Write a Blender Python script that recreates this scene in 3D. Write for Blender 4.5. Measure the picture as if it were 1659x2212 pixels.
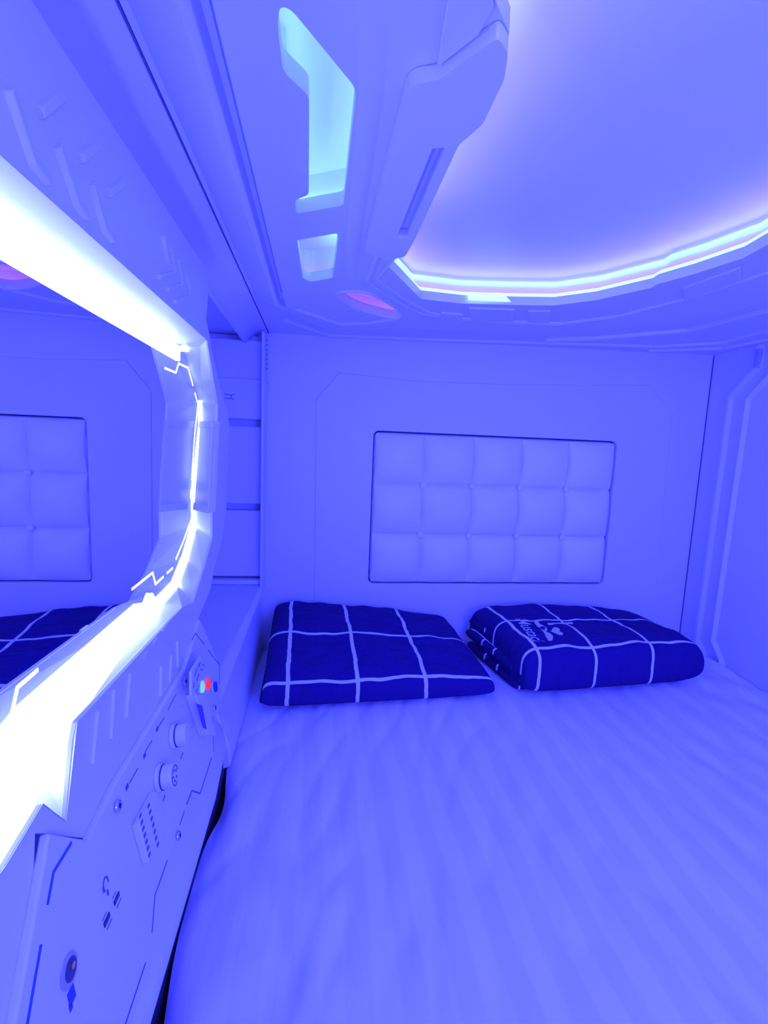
import bpy, bmesh, math, random
from mathutils import Vector, Matrix, noise
random.seed(4)
for o in list(bpy.data.objects): bpy.data.objects.remove(o)
S = bpy.context.scene
COL = S.collection

# ---------------------------------------------------------------- camera
F = 1077.15; YAW, PIT, ROL = .13433, .13226, .04093
CAM = Vector((-.13576, -1.2473, .35559))
FW = Vector((math.sin(YAW)*math.cos(PIT), math.cos(YAW)*math.cos(PIT), -math.sin(PIT)))
R0 = Vector((math.cos(YAW), -math.sin(YAW), 0)); U0 = R0.cross(FW)
RR = math.cos(ROL)*R0 + math.sin(ROL)*U0
UU = -math.sin(ROL)*R0 + math.cos(ROL)*U0
cd = bpy.data.cameras.new('camera'); co = bpy.data.objects.new('camera', cd); COL.objects.link(co)
cd.sensor_fit = 'VERTICAL'; cd.sensor_height = 24; cd.lens = 24*F/2212; cd.clip_start = .005
m = Matrix((RR, UU, -FW)).transposed().to_4x4(); m.translation = CAM; co.matrix_world = m
S.camera = co
# ---------------------------------------------------------------- world, colour
w = bpy.data.worlds.new('world'); S.world = w; w.use_nodes = True
w.node_tree.nodes['Background'].inputs[0].default_value = (.02, .02, .5, 1)
w.node_tree.nodes['Background'].inputs[1].default_value = .2
S.view_settings.view_transform = 'Standard'; S.view_settings.look = 'None'
S.view_settings.exposure = 0; S.view_settings.gamma = 1; S.view_settings.use_curve_mapping = False
# LED colours (linear; the blue channel far outruns the others, as in the photo)
P_MIRROR = (.085, .112, 2.4);  K_MIRROR = 47
P_FILL   = (.085, .100, 2.4);  K_FILL = 31  # unseen fill light added behind the camera
P_COVE   = (.50, 1.10, 9.0);  K_COVE = 1.0
P_PINK   = (1.0, .24, 5.0);   K_PINK = 2.0
P_HID    = (.20, 1.5, 8.0);    K_HID = 1.5
P_VIO    = (.50, .18, 4.0);    K_VIO = 2.4
P_CYAN   = (1.0, 2.3, 8.0);    K_CYAN = 1.9

# ---------------------------------------------------------------- helpers
def ray(px, py): return FW + RR*((px-829.5)/F) - UU*((py-1106)/F)
def atp(px, py, P, N):
    d = ray(px, py); P = Vector(P); N = Vector(N)
    return CAM + d*((P-CAM).dot(N)/d.dot(N))
def atx(px, py, x): return atp(px, py, (x, 0, 0), (1, 0, 0))
def aty(px, py, y): return atp(px, py, (0, y, 0), (0, 1, 0))
SL = .019                                   # the ceiling climbs slightly to the right
CN = Vector((-SL, 0, 1)).normalized()
def cz(x, z): return z + SL*(x+.258)
def atc(px, py, z): return atp(px, py, (-.258, 0, z), CN)

def mat(name, col, rough=.45, bump=0, bscale=40, emit=None, k=1, metal=0, coat=0):
    M = bpy.data.materials.new(name); M.use_nodes = True; nt = M.node_tree; b = nt.nodes['Principled BSDF']
    b.inputs['Base Color'].default_value = (*col, 1); b.inputs['Roughness'].default_value = rough
    b.inputs['Metallic'].default_value = metal; b.inputs['Coat Weight'].default_value = coat
    if emit:
        b.inputs['Emission Color'].default_value = (*emit, 1); b.inputs['Emission Strength'].default_value = k
        b.inputs['Specular IOR Level'].default_value = 0
    tc = nt.nodes.new('ShaderNodeTexCoord'); n = nt.nodes.new('ShaderNodeTexNoise'); n.inputs['Scale'].default_value = bscale
    nt.links.new(tc.outputs['Object'], n.inputs['Vector'])
    if bump:
        bp = nt.nodes.new('ShaderNodeBump'); bp.inputs['Strength'].default_value = bump; bp.inputs['Distance'].default_value = .002
        nt.links.new(n.outputs['Fac'], bp.inputs['Height']); nt.links.new(bp.outputs['Normal'], b.inputs['Normal'])
    if not emit:
        r = nt.nodes.new('ShaderNodeMapRange'); r.inputs['To Min'].default_value = rough*.85; r.inputs['To Max'].default_value = min(1, rough*1.15)
        nt.links.new(n.outputs['Fac'], r.inputs['Value']); nt.links.new(r.outputs['Result'], b.inputs['Roughness'])
    return M
WHITE = mat('white_plastic', (.73, .73, .73), .38, .05, 30)
WALLM = mat('white_wall_panel', (.72, .72, .72), .5, .04, 25)
LEATH = mat('white_leatherette', (.88, .88, .88), .5, .15, 180)
DARK = mat('dark_gap', (.03, .02, .04), .8)
SEAM = mat('seam_shadow_gap', (.10, .08, .10), .8)
GREYM = mat('grey_print', (.10, .08, .25), .6)
BLUEP = mat('blue_print', (.05, .08, .30), .5)
STEEL = mat('screw_steel', (.6, .6, .62), .2, metal=1)
BLACK = mat('black_plastic', (.02, .02, .03), .4)
BRASS = mat('brass_contact', (.8, .5, .1), .3, metal=1)
GREY = mat('grey_plastic', (.42, .40, .36), .5)
LEDM = mat('mirror_led', (.8, .8, .8), .5, emit=P_MIRROR, k=K_MIRROR)
LEDL = mat('mirror_line_led', (.8, .8, .8), .5, emit=P_MIRROR, k=K_MIRROR*.6)
COVE = mat('cove_led', (.8, .8, .8), .5, emit=P_COVE, k=K_COVE)
PINK = mat('pink_fill_led', (.8, .8, .8), .5, emit=P_PINK, k=K_PINK)
VIOL = mat('violet_led', (.8, .8, .8), .5, emit=P_VIO, k=K_VIO)
CYANS = mat('cyan_led_bright', (.8, .8, .8), .5, emit=P_CYAN, k=K_CYAN*3)
HIDS = mat('cyan_fill_side', (.8, .8, .8), .5, emit=(.30, 1.5, 8.0), k=4.6)
PINKS = mat('pink_fill_side', (.8, .8, .8), .5, emit=P_PINK, k=9.5)
HID = mat('hidden_fill_led', (.8, .8, .8), .5, emit=P_HID, k=K_HID)
FILLM = mat('foot_fill_light', (.8, .8, .8), .5, emit=P_FILL, k=K_FILL)
CYAN = mat('cyan_led', (.8, .8, .8), .5, emit=P_CYAN, k=K_CYAN)
REDL = mat('red_lit_button', (.9, .02, .02), .4, emit=(1.1, .04, .02), k=.9)
GRNL = mat('green_lit_button', (.3, .9, .3), .4, emit=(.25, .6, .1), k=.7)
BLUL = mat('blue_button', (.02, .05, .6), .4)
MIRR = mat('mirror_glass', (.80, .80, .86), .0, metal=1)
MIRR.node_tree.nodes['Principled BSDF'].inputs['Roughness'].default_value = .0
for l in list(MIRR.node_tree.links):
    if l.to_socket.name == 'Roughness': MIRR.node_tree.links.remove(l)

def link(name, bm, m, parent=None, bevel=0, seg=3, smooth=True, sub=0, label=None):
    bmesh.ops.recalc_face_normals(bm, faces=bm.faces)
    me = bpy.data.meshes.new(name); bm.to_mesh(me); bm.free()
    o = bpy.data.objects.new(name, me); COL.objects.link(o)
    if not isinstance(m, (list, tuple)): m = [m]
    for k in m: me.materials.append(k)
    if bevel:
        b = o.modifiers.new('b', 'BEVEL'); b.width = bevel; b.segments = seg; b.limit_method = 'ANGLE'; b.angle_limit = math.radians(25)
        b.harden_normals = False; b.use_clamp_overlap = True
    if sub:
        s = o.modifiers.new('s', 'SUBSURF'); s.levels = sub; s.render_levels = sub
    if smooth:
        for p in me.polygons: p.use_smooth = True
        try: me.set_sharp_from_angle(angle=math.radians(40))
        except Exception: pass
    if parent:
        o.parent = parent; o.matrix_parent_inverse = parent.matrix_world.inverted()
    if label: o['label'] = label
    return o
def tag(o, label, cat, group=None):
    o['label'] = label; o['category'] = cat
    if group: o['group'] = group
    return o
def thing(name, label, cat, loc=(0, 0, 0), group=None):
    o = bpy.data.objects.new(name, None); COL.objects.link(o); o.location = loc; o.empty_display_size = .05
    o.matrix_world = Matrix.Translation(loc)
    return tag(o, label, cat, group)
def struct(name, bm, m, **k):
    o = link(name, bm, m, **k)
    if not o.parent: o['kind'] = 'structure'
    return o
def box(bm, a, b):
    a, b = Vector(a), Vector(b)
    mn = Vector(map(min, a, b)); mx = Vector(map(max, a, b)); c = (mn+mx)/2; s = mx-mn
    bmesh.ops.create_cube(bm, size=1, matrix=Matrix.Translation(c) @ Matrix.Diagonal((s.x, s.y, s.z, 1)))
def prism(bm, pts, ext):
    pts = [Vector(p) for p in pts]; ext = Vector(ext)
    a = [bm.verts.new(p) for p in pts]; b = [bm.verts.new(p+ext) for p in pts]; n = len(pts)
    bm.faces.new(a); bm.faces.new(b[::-1])
    for i in range(n): bm.faces.new((a[i], a[(i+1) % n], b[(i+1) % n], b[i]))
def plate(bm, outer, holes, ext):
    """polygon with holes, extruded along ext"""
    ext = Vector(ext); loops = [outer]+list(holes); edges = []; L = []
    for lp in loops:
        v = [bm.verts.new(Vector(p)) for p in lp]; L.append(v)
        for i in range(len(v)): edges.append(bm.edges.new((v[i], v[(i+1) % len(v)])))
    r = bmesh.ops.triangle_fill(bm, use_beauty=True, use_dissolve=False, edges=edges)
    fs = [f for f in r['geom'] if isinstance(f, bmesh.types.BMFace)]
    mp = {}
    for v in [v for l in L for v in l]: mp[v] = bm.verts.new(v.co+ext)
    for f in fs: bm.faces.new([mp[v] for v in reversed(f.verts)])
    for l in L:
        for i in range(len(l)):
            a, b = l[i], l[(i+1) % len(l)]; bm.faces.new((a, b, mp[b], mp[a]))
def ribbon(bm, P, Q, closed=False):
    a = [bm.verts.new(Vector(p)) for p in P]; b = [bm.verts.new(Vector(q)) for q in Q]
    n = len(a)
    for i in range(n if closed else n-1):
        j = (i+1) % n; bm.faces.new((a[i], a[j], b[j], b[i]))
def sweep(bm, path, prof, up, closed=False):
    """sweep a closed 2-D profile (side, up) along a path, mitred at the corners"""
    up = Vector(up).normalized(); path = [Vector(p) for p in path]; n = len(path); rings = []
    for i, p in enumerate(path):
        d0 = (p-path[i-1]).normalized() if (i or closed) else None
        d1 = (path[(i+1) % n]-p).normalized() if (i < n-1 or closed) else None
        d0 = d0 or d1; d1 = d1 or d0
        s0, s1 = d0.cross(up), d1.cross(up); s = (s0+s1).normalized(); k = 1/max(.4, s.dot(s0.normalized()))
        rings.append([bm.verts.new(p+s*(a*k)+up*b) for a, b in prof])
    k = len(prof)
    for i in range(n if closed else n-1):
        A, B = rings[i], rings[(i+1) % n]
        for j in range(k): bm.faces.new((A[j], A[(j+1) % k], B[(j+1) % k], B[j]))
    if not closed: bm.faces.new(rings[0]); bm.faces.new(rings[-1][::-1])
def hump(w, h, n=7, base=0):
    """rounded bar profile, width w, height h (up)"""
    P = [(-w/2, base)]+[(-w/2*math.cos(math.pi*i/(n-1)), h*math.sin(math.pi*i/(n-1))**.7) for i in range(1, n-1)]+[(w/2, base)]
    return P+[(w/2, base-.002*(1 if h > 0 else -1)), (-w/2, base-.002*(1 if h > 0 else -1))]
def cyl(bm, c, ax, r, h, r2=None, seg=40):
    ax = Vector(ax).normalized(); q = Vector((0, 0, 1)).rotation_difference(ax)
    bmesh.ops.create_cone(bm, cap_ends=True, segments=seg, radius1=r, radius2=r if r2 is None else r2, depth=h,
        matrix=Matrix.Translation(Vector(c)+ax*h/2) @ q.to_matrix().to_4x4())
def smooth_path(P, n=6, closed=False):
    P = [Vector(p) for p in P]; out = []; N = len(P)
    for i in range(N if closed else N-1):
        g = (lambda k: P[k % N]) if closed else (lambda k: P[max(0, min(N-1, k))])
        p0, p1, p2, p3 = g(i-1), g(i), g(i+1), g(i+2)
        for t in [k/n for k in range(n)]:
            out.append(.5*((2*p1)+(p2-p0)*t+(2*p0-5*p1+4*p2-p3)*t*t+(3*p1-p0-3*p2+p3)*t**3))
    if not closed: out.append(P[-1])
    return out
def rounded(P, r, n=4):
    """round the corners of a closed polygon"""
    P = [Vector(p) for p in P]; out = []; N = len(P)
    for i in range(N):
        p, a, b = P[i], P[i-1], P[(i+1) % N]
        ra = min(r, (a-p).length*.45); rb = min(r, (b-p).length*.45)
        A = p+(a-p).normalized()*ra; B = p+(b-p).normalized()*rb
        for k in range(n+1):
            t = k/n; out.append(A*(1-t)**2+p*2*t*(1-t)+B*t*t)
    return out

XL, XR, YF = -.258, .901, -1.80
ZB = -.16                                   # top of the bed
ZC = .607                                   # ceiling at the left wall

# ================================================================= SETTING
bm = bmesh.new(); box(bm, (XL-.2, YF-.05, -.42), (XR+.05, .05, -.40)); struct('floor', bm, WALLM)
bm = bmesh.new(); box(bm, (XL-.2, YF-.05, -.40), (XR+.05, YF, .80)); struct('wall_foot', bm, WALLM)

# head wall: backing, raised octagonal field, hole for the padded panel
def hw(px, py, y=0): p = aty(px, py, y); return (p.x, y, p.z)
PX0, PX1, PZ0, PZ1 = -.0015, .6515, .000, .392
hole = rounded([(PX0, 0, PZ0), (PX1, 0, PZ0), (PX1, 0, PZ1), (PX0, 0, PZ1)], .016)
bm = bmesh.new()
plate(bm, [(XL-.15, 0, -.40), (XR+.03, 0, -.40), (XR+.03, 0, .70), (XL-.15, 0, .70)], [hole], (0, .03, 0))
box(bm, (XL-.15, .03, -.40), (XR+.03, .045, .70))
wh = struct('wall_head', bm, WALLM, bevel=.002, smooth=True)
field = [hw(683, 862), hw(733, 805), hw(900, 823), hw(1080, 830), hw(1250, 832), hw(1400, 832), hw(1452, 890), hw(1418, 1260), (.745, 0, -.30), (-.135, 0, -.30)]
field = [(p[0], -.0022, p[2]) for p in field]
hf = [(p.x, -.0022, p.z) for p in hole]
bm = bmesh.new(); plate(bm, field, [hf], (0, .003, 0))
struct('head_wall_panel', bm, WALLM, parent=wh, bevel=.0014, seg=2)

# right wall with two pressed ribs that follow each other
bm = bmesh.new(); box(bm, (XR, YF, -.40), (XR+.03, .0, .70)); wr = struct('wall_right', bm, WALLM)
bm = bmesh.new(); box(bm, (XR-.0018, -.0022, -.3), (XR+.001, -.0005, .628)); struct('corner_gap', bm, SEAM, parent=wr)
def rib(pts, wd, nm):
    P = [atx(a, b, XR) for a, b in pts]; P = [Vector((XR, p.y, p.z)) for p in P]
    P.append(P[-1]+Vector((0, -.05, -.10)))
    bm = bmesh.new(); sweep(bm, P, [(-wd/2, -.001), (-wd/2+.005, .011), (wd/2-.005, .011), (wd/2, -.001)], (-1, 0, 0))
    struct(nm, bm, WHITE, parent=wr, bevel=.002)
rib([(1645, 745), (1643, 790), (1581, 858), (1508, 1385), (1522, 1415)], .020, 'wall_rib')
rib([(1690, 745), (1686, 790), (1619, 862), (1543, 1385), (1560, 1425)], .014, 'wall_rib')
p = atx(1637, 775, XR-.008)
bm = bmesh.new(); box(bm, (XR-.012, p.y-.008, p.z-.022), (XR-.002, p.y+.008, p.z+.022))
struct('latch_plate', bm, GREY, parent=wr, bevel=.003, label='grey latch plate')

# left wall: base under the console, niche back, cove up to the seam
bm = bmesh.new()
prof = [(-.274, -.40), (-.274, -.10), (-.290, -.07), (-.300, -.06), (-.43, -.06), (-.43, -.40)]
prism(bm, [(x, YF, z) for x, z in prof], (0, abs(YF), 0))
box(bm, (-.45, YF, -.06), (-.43, 0, .70))                       # back of the niche
wl = struct('wall_left', bm, WALLM, bevel=.006)
bm = bmesh.new(); box(bm, (-.2738, YF, -.398), (-.2728, -.02, -.125)); struct('gap_shade', bm, DARK, parent=wl)  # dark sheet painting the shade in the gap beside the bed
bm = bmesh.new()
prof = [(-.43, .66), (-.43, .597), (-.31, .597)]
for i in range(13):
    t = i/12; prof.append(((1-t)**2*-.303+2*t*(1-t)*-.300+t*t*-.2592, (1-t)**2*.574+2*t*(1-t)*.600+t*t*.6068))
prof[2:3] = [(-.31, .597), (-.31, .574)]
prof += [(-.2592, .66)]
prism(bm, [(x, YF, z) for x, z in prof], (0, abs(YF)-.0005, 0))
struct('cove', bm, WALLM, parent=wl, bevel=.001)
# sloping ledge at the head end, between the console and the head wall
bm = bmesh.new()
sec = [(-.276, -.16), (-.262, -.155), (-.2625, -.13), (-.268, -.075), (-.272, -.045), (-.262, -.005), (-.262, .012), (-.43, .012), (-.43, -.16)]
a = [Vector((x, -.0008, z)) for x, z in sec]
sec2 = [(-.276, -.16), (-.262, -.155), (-.262, -.14), (-.264, -.12), (-.270, -.10), (-.284, -.06), (-.306, -.055), (-.43, -.055), (-.43, -.16)]
b = [Vector((x, -.50, z)) for x, z in sec2]
mid = [Vector((x, -.06, z)) for x, z in sec]
A = [bm.verts.new(v) for v in a]; Mv = [bm.verts.new(v) for v in mid]; B = [bm.verts.new(v) for v in b]; n = len(A)
for X, Y in ((A, Mv), (Mv, B)):
    for i in range(n): bm.faces.new((X[i], X[(i+1) % n], Y[(i+1) % n], Y[i]))
bm.faces.new(A); bm.faces.new(B[::-1])
struct('wall_ledge', bm, WALLM, parent=wl, bevel=.003)

# ceiling slab with a hole big enough for everything recessed in it
slabz = ZC
def cp(x, y, z): return Vector((x, y, cz(x, z)))
# openings traced once, kept in ceiling coordinates
ZP = .592                                   # underside of the ceiling frame plate
def tr(pts, z=ZP): return [atc(a, b, z) for a, b in pts]
win1 = rounded(tr([(603, 14), (628, 20), (766, 188), (768, 210), (742, 444), (640, 462), (637, 433), (667, 421), (668, 208), (611, 154), (600, 60)]), .006)
win2 = rounded(tr([(642, 519), (727, 504), (731, 512), (719, 600), (671, 609), (654, 601)]), .004)
win3 = rounded(smooth_path(tr([(730, 634), (797, 634), (868, 677), (846, 685), (790, 672), (754, 657)]), 4, True), .001, 1)
dome_px = [(838, 574), (909, 646), (1000, 656), (1112, 659), (1196, 660), (1285, 649), (1407, 622), (1420, 614), (1500, 592), (1605, 558), (1659, 528)]
dome_pts = tr(dome_px)
last = dome_pts[-1]
dl = [Vector(v) for v in dome_pts]+[cp(.42, -.80, ZP), cp(.43, -1.25, ZP), cp(.30, -1.42, ZP), cp(.05, -1.42, ZP)]
lft = tr([(1063, -90), (1070, 0), (1100, 72), (1092, 137), (1044, 236), (998, 278), (898, 498), (872, 540)])
dl = dl+[cp(-.035, -1.35, ZP)]+[cp(-.035, -1.05, ZP)]+lft[1:]
bm = bmesh.new()
big = [cp(-.205, YF+.1, slabz), cp(.55, YF+.1, slabz), cp(.55, -.28, slabz), cp(-.10, -.20, slabz), cp(-.205, -.34, slabz)]
plate(bm, [cp(XL+.0006, YF, slabz), cp(XR+.03, YF, slabz), cp(XR+.03, .03, slabz), cp(XL+.0006, .03, slabz)], [big], (0, 0, .02))
box(bm, (XL-.2, YF, .70), (XR+.05, .05, .72))

ce = struct('ceiling', bm, WHITE)
bm = bmesh.new(); box(bm, (-.2592, YF, .6062), (-.2578, -.001, .612)); struct('seam_gap', bm, SEAM, parent=ce)

# the moulded edge round the frame: soft lobe, groove, crest; swept round the corner
path_px = [(611, 655), (724, 707), (860, 700), (1000, 707), (1180, 716), (1330, 700), (1482, 690), (1659, 640)]
pp = tr(path_px, .600)
d = (pp[-1]-pp[-2]).normalized()
edge = [Vector((pp[0].x, YF+.02, pp[0].z))]+pp+[pp[-1]+d*.22]
edge[-1] = Vector((.66, -.80, cz(.66, .600))); edge.append(Vector((.68, YF+.02, cz(.68, .600))))
def cplate(name, path, prof, m=WHITE, bevel=.001, parent=ce):
    bm = bmesh.new(); sweep(bm, path, prof, CN); return struct(name, bm, m, parent=parent, bevel=bevel)
cplate('ceiling_moulding', edge, [(-.050, .010), (-.046, .006), (-.036, .001), (-.024, -.003), (-.014, -.005), (-.008, -.002), (-.004, .008), (.008, .010), (.008, .014), (-.050, .014)])
# thin ribs between the frame and the head wall
for px, wdt, h in (([(612, 690), (712, 724), (900, 732), (1200, 741), (1420, 748), (1560, 740), (1659, 712)], .012, -.005),
                  ([(1180, 733), (1300, 728), (1487, 712), (1659, 668)], .014, -.007),
                  ([(1400, 757), (1560, 752), (1659, 733)], .010, -.005)):
    P = tr(px, .606); e = P[-1]+(P[-1]-P[-2]).normalized()*.25
    P.append(e)
    bm = bmesh.new(); sweep(bm, P, [(-wdt/2, .002), (-wdt*.3, h*.7), (0, h), (wdt*.3, h*.7), (wdt/2, .002)], CN)
    struct('ceiling_rib', bm, WHITE, parent=ce, bevel=.0015)

# ================================================================= CEILING LIGHT FRAME
cf = thing('ceiling_light_frame', 'moulded white ceiling frame with glowing windows and a lit cove around the domed panel', 'ceiling light', (.15, -.8, ZP))
outer = [Vector((p.x, p.y, 0)) for p in edge]
outer = [cp(v.x+(.006 if i < 2 else .004), v.y-(0 if i < 1 else .004), ZP) for i, v in enumerate(outer)]
bm = bmesh.new(); plate(bm, outer, [win1, win2, win3, dl], CN*.014)
link('frame_plate', bm, WHITE, cf, bevel=.0035, seg=3)
# dome panel above the opening
def inflate(P, k):
    """offset a plan outline outwards by k, mitred"""
    N = len(P); area = sum(P[i].x*P[(i+1) % N].y-P[(i+1) % N].x*P[i].y for i in range(N)); sg = 1 if area > 0 else -1; out = []
    for i in range(N):
        d0 = P[i]-P[i-1]; d1 = P[(i+1) % N]-P[i]
        if d0.length < 1e-7: d0 = d1
        if d1.length < 1e-7: d1 = d0
        d0 = Vector((d0.x, d0.y, 0)).normalized(); d1 = Vector((d1.x, d1.y, 0)).normalized()
        n0 = Vector((d0.y, -d0.x, 0))*sg; n1 = Vector((d1.y, -d1.x, 0))*sg; m_ = n0+n1
        m_ = m_.normalized() if m_.length > .3 else n0
        out.append(P[i]+m_*(k/max(.6, m_.dot(n0))))
    return out
bm = bmesh.new()
c = sum(dl, Vector())/len(dl); ring0 = inflate(dl, .0225)
rings = []
for t in (1, .93, .85, .75, .6, .4, .2):
    h = .642+.020*(1-t*t)
    rings.append([bm.verts.new(cp(c.x+(p.x-c.x)*t, c.y+(p.y-c.y)*t, h)) for p in ring0])
for A, B in zip(rings, rings[1:]):
    for i in range(len(A)): bm.faces.new((A[i], A[(i+1) % len(A)], B[(i+1) % len(A)], B[i]))
cv = bm.verts.new(cp(c.x, c.y, .662))
for i in range(len(A)): bm.faces.new((B[i], B[(i+1) % len(A)], cv))
link('dome_panel', bm, WHITE, cf)
# lit strip standing in the cove, and pink and cyan strips added to tint the dome
inn = inflate(dl, .004)
bm = bmesh.new()
ribbon(bm, [p+CN*.009 for p in inn], [p+CN*.020 for p in inn], True)
link('cove_light_strip', bm, COVE, cf, label='bright cyan white light strip')
bm = bmesh.new(); ribbon(bm, [p+CN*.0200 for p in inflate(dl, .0055)], [p+CN*.0195 for p in inflate(dl, .016)], True)
link('pink_fill_strip', bm, PINK, cf, label='added pink strip behind the cyan one, tinting the dome')
bm = bmesh.new(); ribbon(bm, [p+CN*.038 for p in inflate(dl, .018)], [p+CN*.043 for p in inflate(dl, .0185)], True)
link('upper_fill_strip', bm, HID, cf, label='added cyan strip against the dome for its glowing band')
bm = bmesh.new(); ribbon(bm, [p+CN*.014 for p in inflate(dl, .022)], [p+CN*.060 for p in inflate(dl, .022)], True)
link('cove_wall', bm, WHITE, cf)
# extra strips added to strengthen the dome's glow on the mirror side
LS = list(range(15, len(dl)))
i0 = inflate(dl, .003); i1 = inflate(dl, .006); i2 = inflate(dl, .016)
bm = bmesh.new(); ribbon(bm, [i0[i]+CN*.0290 for i in LS], [i0[i]+CN*.0360 for i in LS]); link('side_fill_strip', bm, HIDS, cf, label='added cyan strip for the glow on the long side of the dome')
bm = bmesh.new(); ribbon(bm, [i1[i]+CN*.0212 for i in LS], [i2[i]+CN*.0212 for i in LS]); link('side_fill_strip', bm, PINKS, cf, label='added pink strip for the glow on the long side of the dome')
# glowing clips on the strip
for px, wdt in (((1010, 645), (1112, 650)), .012), (((1419, 617), (1600, 560)), .006):
    a, b = tr(px, .600); bm = bmesh.new()
    ribbon(bm, [a+Vector((0, -.004, -.003)), b+Vector((0, -.004, -.003))], [a+Vector((0, -.003, .010)), b+Vector((0, -.003, .010))])
    link('cove_light_diffuser', bm, COVE, cf)
# moulded pads below the strip
for px in ([(952, 672), (1000, 676), (1000, 700), (952, 690)], [(1012, 662), (1113, 665), (1108, 692), (1018, 690)], [(1140, 668), (1190, 668), (1186, 694), (1142, 694)], [(1475, 618), (1600, 572), (1600, 600), (1478, 645)]):
    bm = bmesh.new(); prism(bm, tr(px, ZP+.001), CN*-.004); link('moulded_pad', bm, WHITE, cf, bevel=.0022, seg=3)
# window trays with their own LEDs
def tray(nm, W, h, leds, grow=.016):
    I = inflate(W, grow); bm = bmesh.new()
    a = [bm.verts.new(p+CN*.0142) for p in I]; b = [bm.verts.new(p+CN*h) for p in I]; k = len(a)
    for i in range(k): bm.faces.new((a[i], a[(i+1) % k], b[(i+1) % k], b[i]))
    bm.faces.new(b)
    bmesh.ops.triangulate(bm, faces=[f for f in bm.faces if len(f.verts) > 4])
    t = link(nm, bm, WHITE, cf, smooth=False)
    J = inflate(W, .009); L = inflate(W, grow-.002)
    for m_, i0, i1 in leds:
        bm = bmesh.new(); q = [i % k for i in range(i0, i1)]
        ribbon(bm, [J[i]+CN*.016 for i in q], [L[i]+CN*.016 for i in q])
        link('light_strip', bm, m_, t)
tray('window_tray', win1, .044, [(CYAN, 0, len(win1)+1)])
tray('window_tray', win2, .050, [(CYANS, 0, 17), (VIOL, 18, 27)], .016)
tray('window_tray', win3, .034, [(VIOL, 0, len(win3)+1)], .020)
bm = bmesh.new(); sweep(bm, inflate(win3, .0025), [(-.0035, .001), (-.002, -.0022), (.002, -.0022), (.0035, .001)], CN, True); link('lens_lip', bm, WHITE, cf)
# rounded lip beam beside the windows
bm = bmesh.new(); lp = tr([(800, -40), (806, 60), (800, 208), (768, 480), (756, 600)], ZP)
sweep(bm, lp, [(-.010, .001), (-.006, -.0012), (0, -.002), (.006, -.0012), (.012, .001)], CN); link('lip_bar', bm, WHITE, cf, bevel=.002)
# long raised plaque with its slot
pl = tr([(880, 160), (897, 146), (947, 137), (985, 108), (1040, 66), (1078, 40), (1100, 75), (1091, 137), (1044, 238), (998, 279), (990, 289), (898, 496), (876, 536), (842, 546), (787, 528), (832, 345)], ZP-.0005)
slot = tr([(935, 292), (964, 290), (880, 494), (857, 494)], ZP-.0005)
bm = bmesh.new(); plate(bm, rounded(pl, .004, 3), [rounded(slot, .002, 3)], CN*-.0095)
link('raised_plaque', bm, WHITE, cf, bevel=.0026, seg=3)
sl2 = tr([(975, -60), (1062, -60), (1066, 8), (1035, 62), (950, 130), (945, 128)], ZP-.0005)
bm = bmesh.new(); prism(bm, sl2, CN*-.0035); link('stepped_plaque', bm, WHITE, cf, bevel=.002)
# double channel that starts under the plaque and follows the rim
for off, wd in ((0, .006), (.013, .004)):
    P = tr([(818, 546), (793, 606), (850, 645), (909, 676), (985, 688), (1100, 696), (1210, 700), (1330, 684), (1482, 645), (1659, 588)], ZP)
    P.append(P[-1]+(P[-1]-P[-2])*.5)
    P = [p+Vector((.7, .7, 0))*(-off if False else off*(1 if i < 1 else .0))+Vector((off*(1 if i < 4 else 0), -off*(.9 if i >= 1 else 0), 0)) for i, p in enumerate(P)]
    bm = bmesh.new(); sweep(bm, P, [(-wd/2, .001), (-wd/2+.001, -.003), (wd/2-.001, -.003), (wd/2, .001)], CN)
    link('rim_bead', bm, WHITE, cf, bevel=.001)
# bulged outer lip towards the head
P = tr([(640, 668), (735, 700), (800, 698), (862, 686)], ZP)
bm = bmesh.new(); sweep(bm, P, [(-.006, .001), (-.002, -.004), (.004, -.004), (.008, .001)], CN); link('rim_bead', bm, WHITE, cf, bevel=.0015)

# ================================================================= PADDED PANEL
pd = thing('padded_panel', 'square-tufted white padded panel set into the wall above the pillows', 'headboard', (.325, 0, .2))
NX, NZ = 5, 3
def tuft(u, v):
    """u,v in 0..1 -> depth towards the room"""
    gx = abs(math.sin(math.pi*u*NX)); gz = abs(math.sin(math.pi*v*NZ))
    return -.011+.027*(gx*gz)**.45
bm = bmesh.new(); nu, nv = 150, 90; V = []
for j in range(nv+1):
    r = []
    for i in range(nu+1):
        u, v = i/nu, j/nv
        du = .004*math.sin(math.pi*((v*NZ) % 1))*math.sin(math.pi*min(1, max(0, u)))*(1 if .01 < u < .99 else 0)
        x = .0008+u*.6484+du; z = .0012+v*.3886
        e = min(u, 1-u)*.65; f = min(v, 1-v)*.39; ed = min(e, f)
        y = -tuft(u, v)-.002
        if ed < .004: y += (1-ed/.004)*.006
        # rounded outer corners
        cx, cz_ = min(max(x, .0150), .6352), min(max(z, .0154), .3756)
        dd = math.hypot(x-cx, z-cz_)
        if dd > .0135: x = cx+(x-cx)*.0135/dd; z = cz_+(z-cz_)*.0135/dd
        r.append(bm.verts.new((x, y, z)))
    V.append(r)
for j in range(nv):
    for i in range(nu): bm.faces.new((V[j][i], V[j][i+1], V[j+1][i+1], V[j+1][i]))
link('padded_cushion', bm, LEATH, pd)
bm = bmesh.new(); plate(bm, [(PX0+.0005, .014, PZ0+.0005), (PX1-.0005, .014, PZ0+.0005), (PX1-.0005, .014, PZ1-.0005), (PX0+.0005, .014, PZ1-.0005)], [], (0, .012, 0))
link('backing_board', bm, DARK, pd, label='dark backing seen in the gap')
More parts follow.
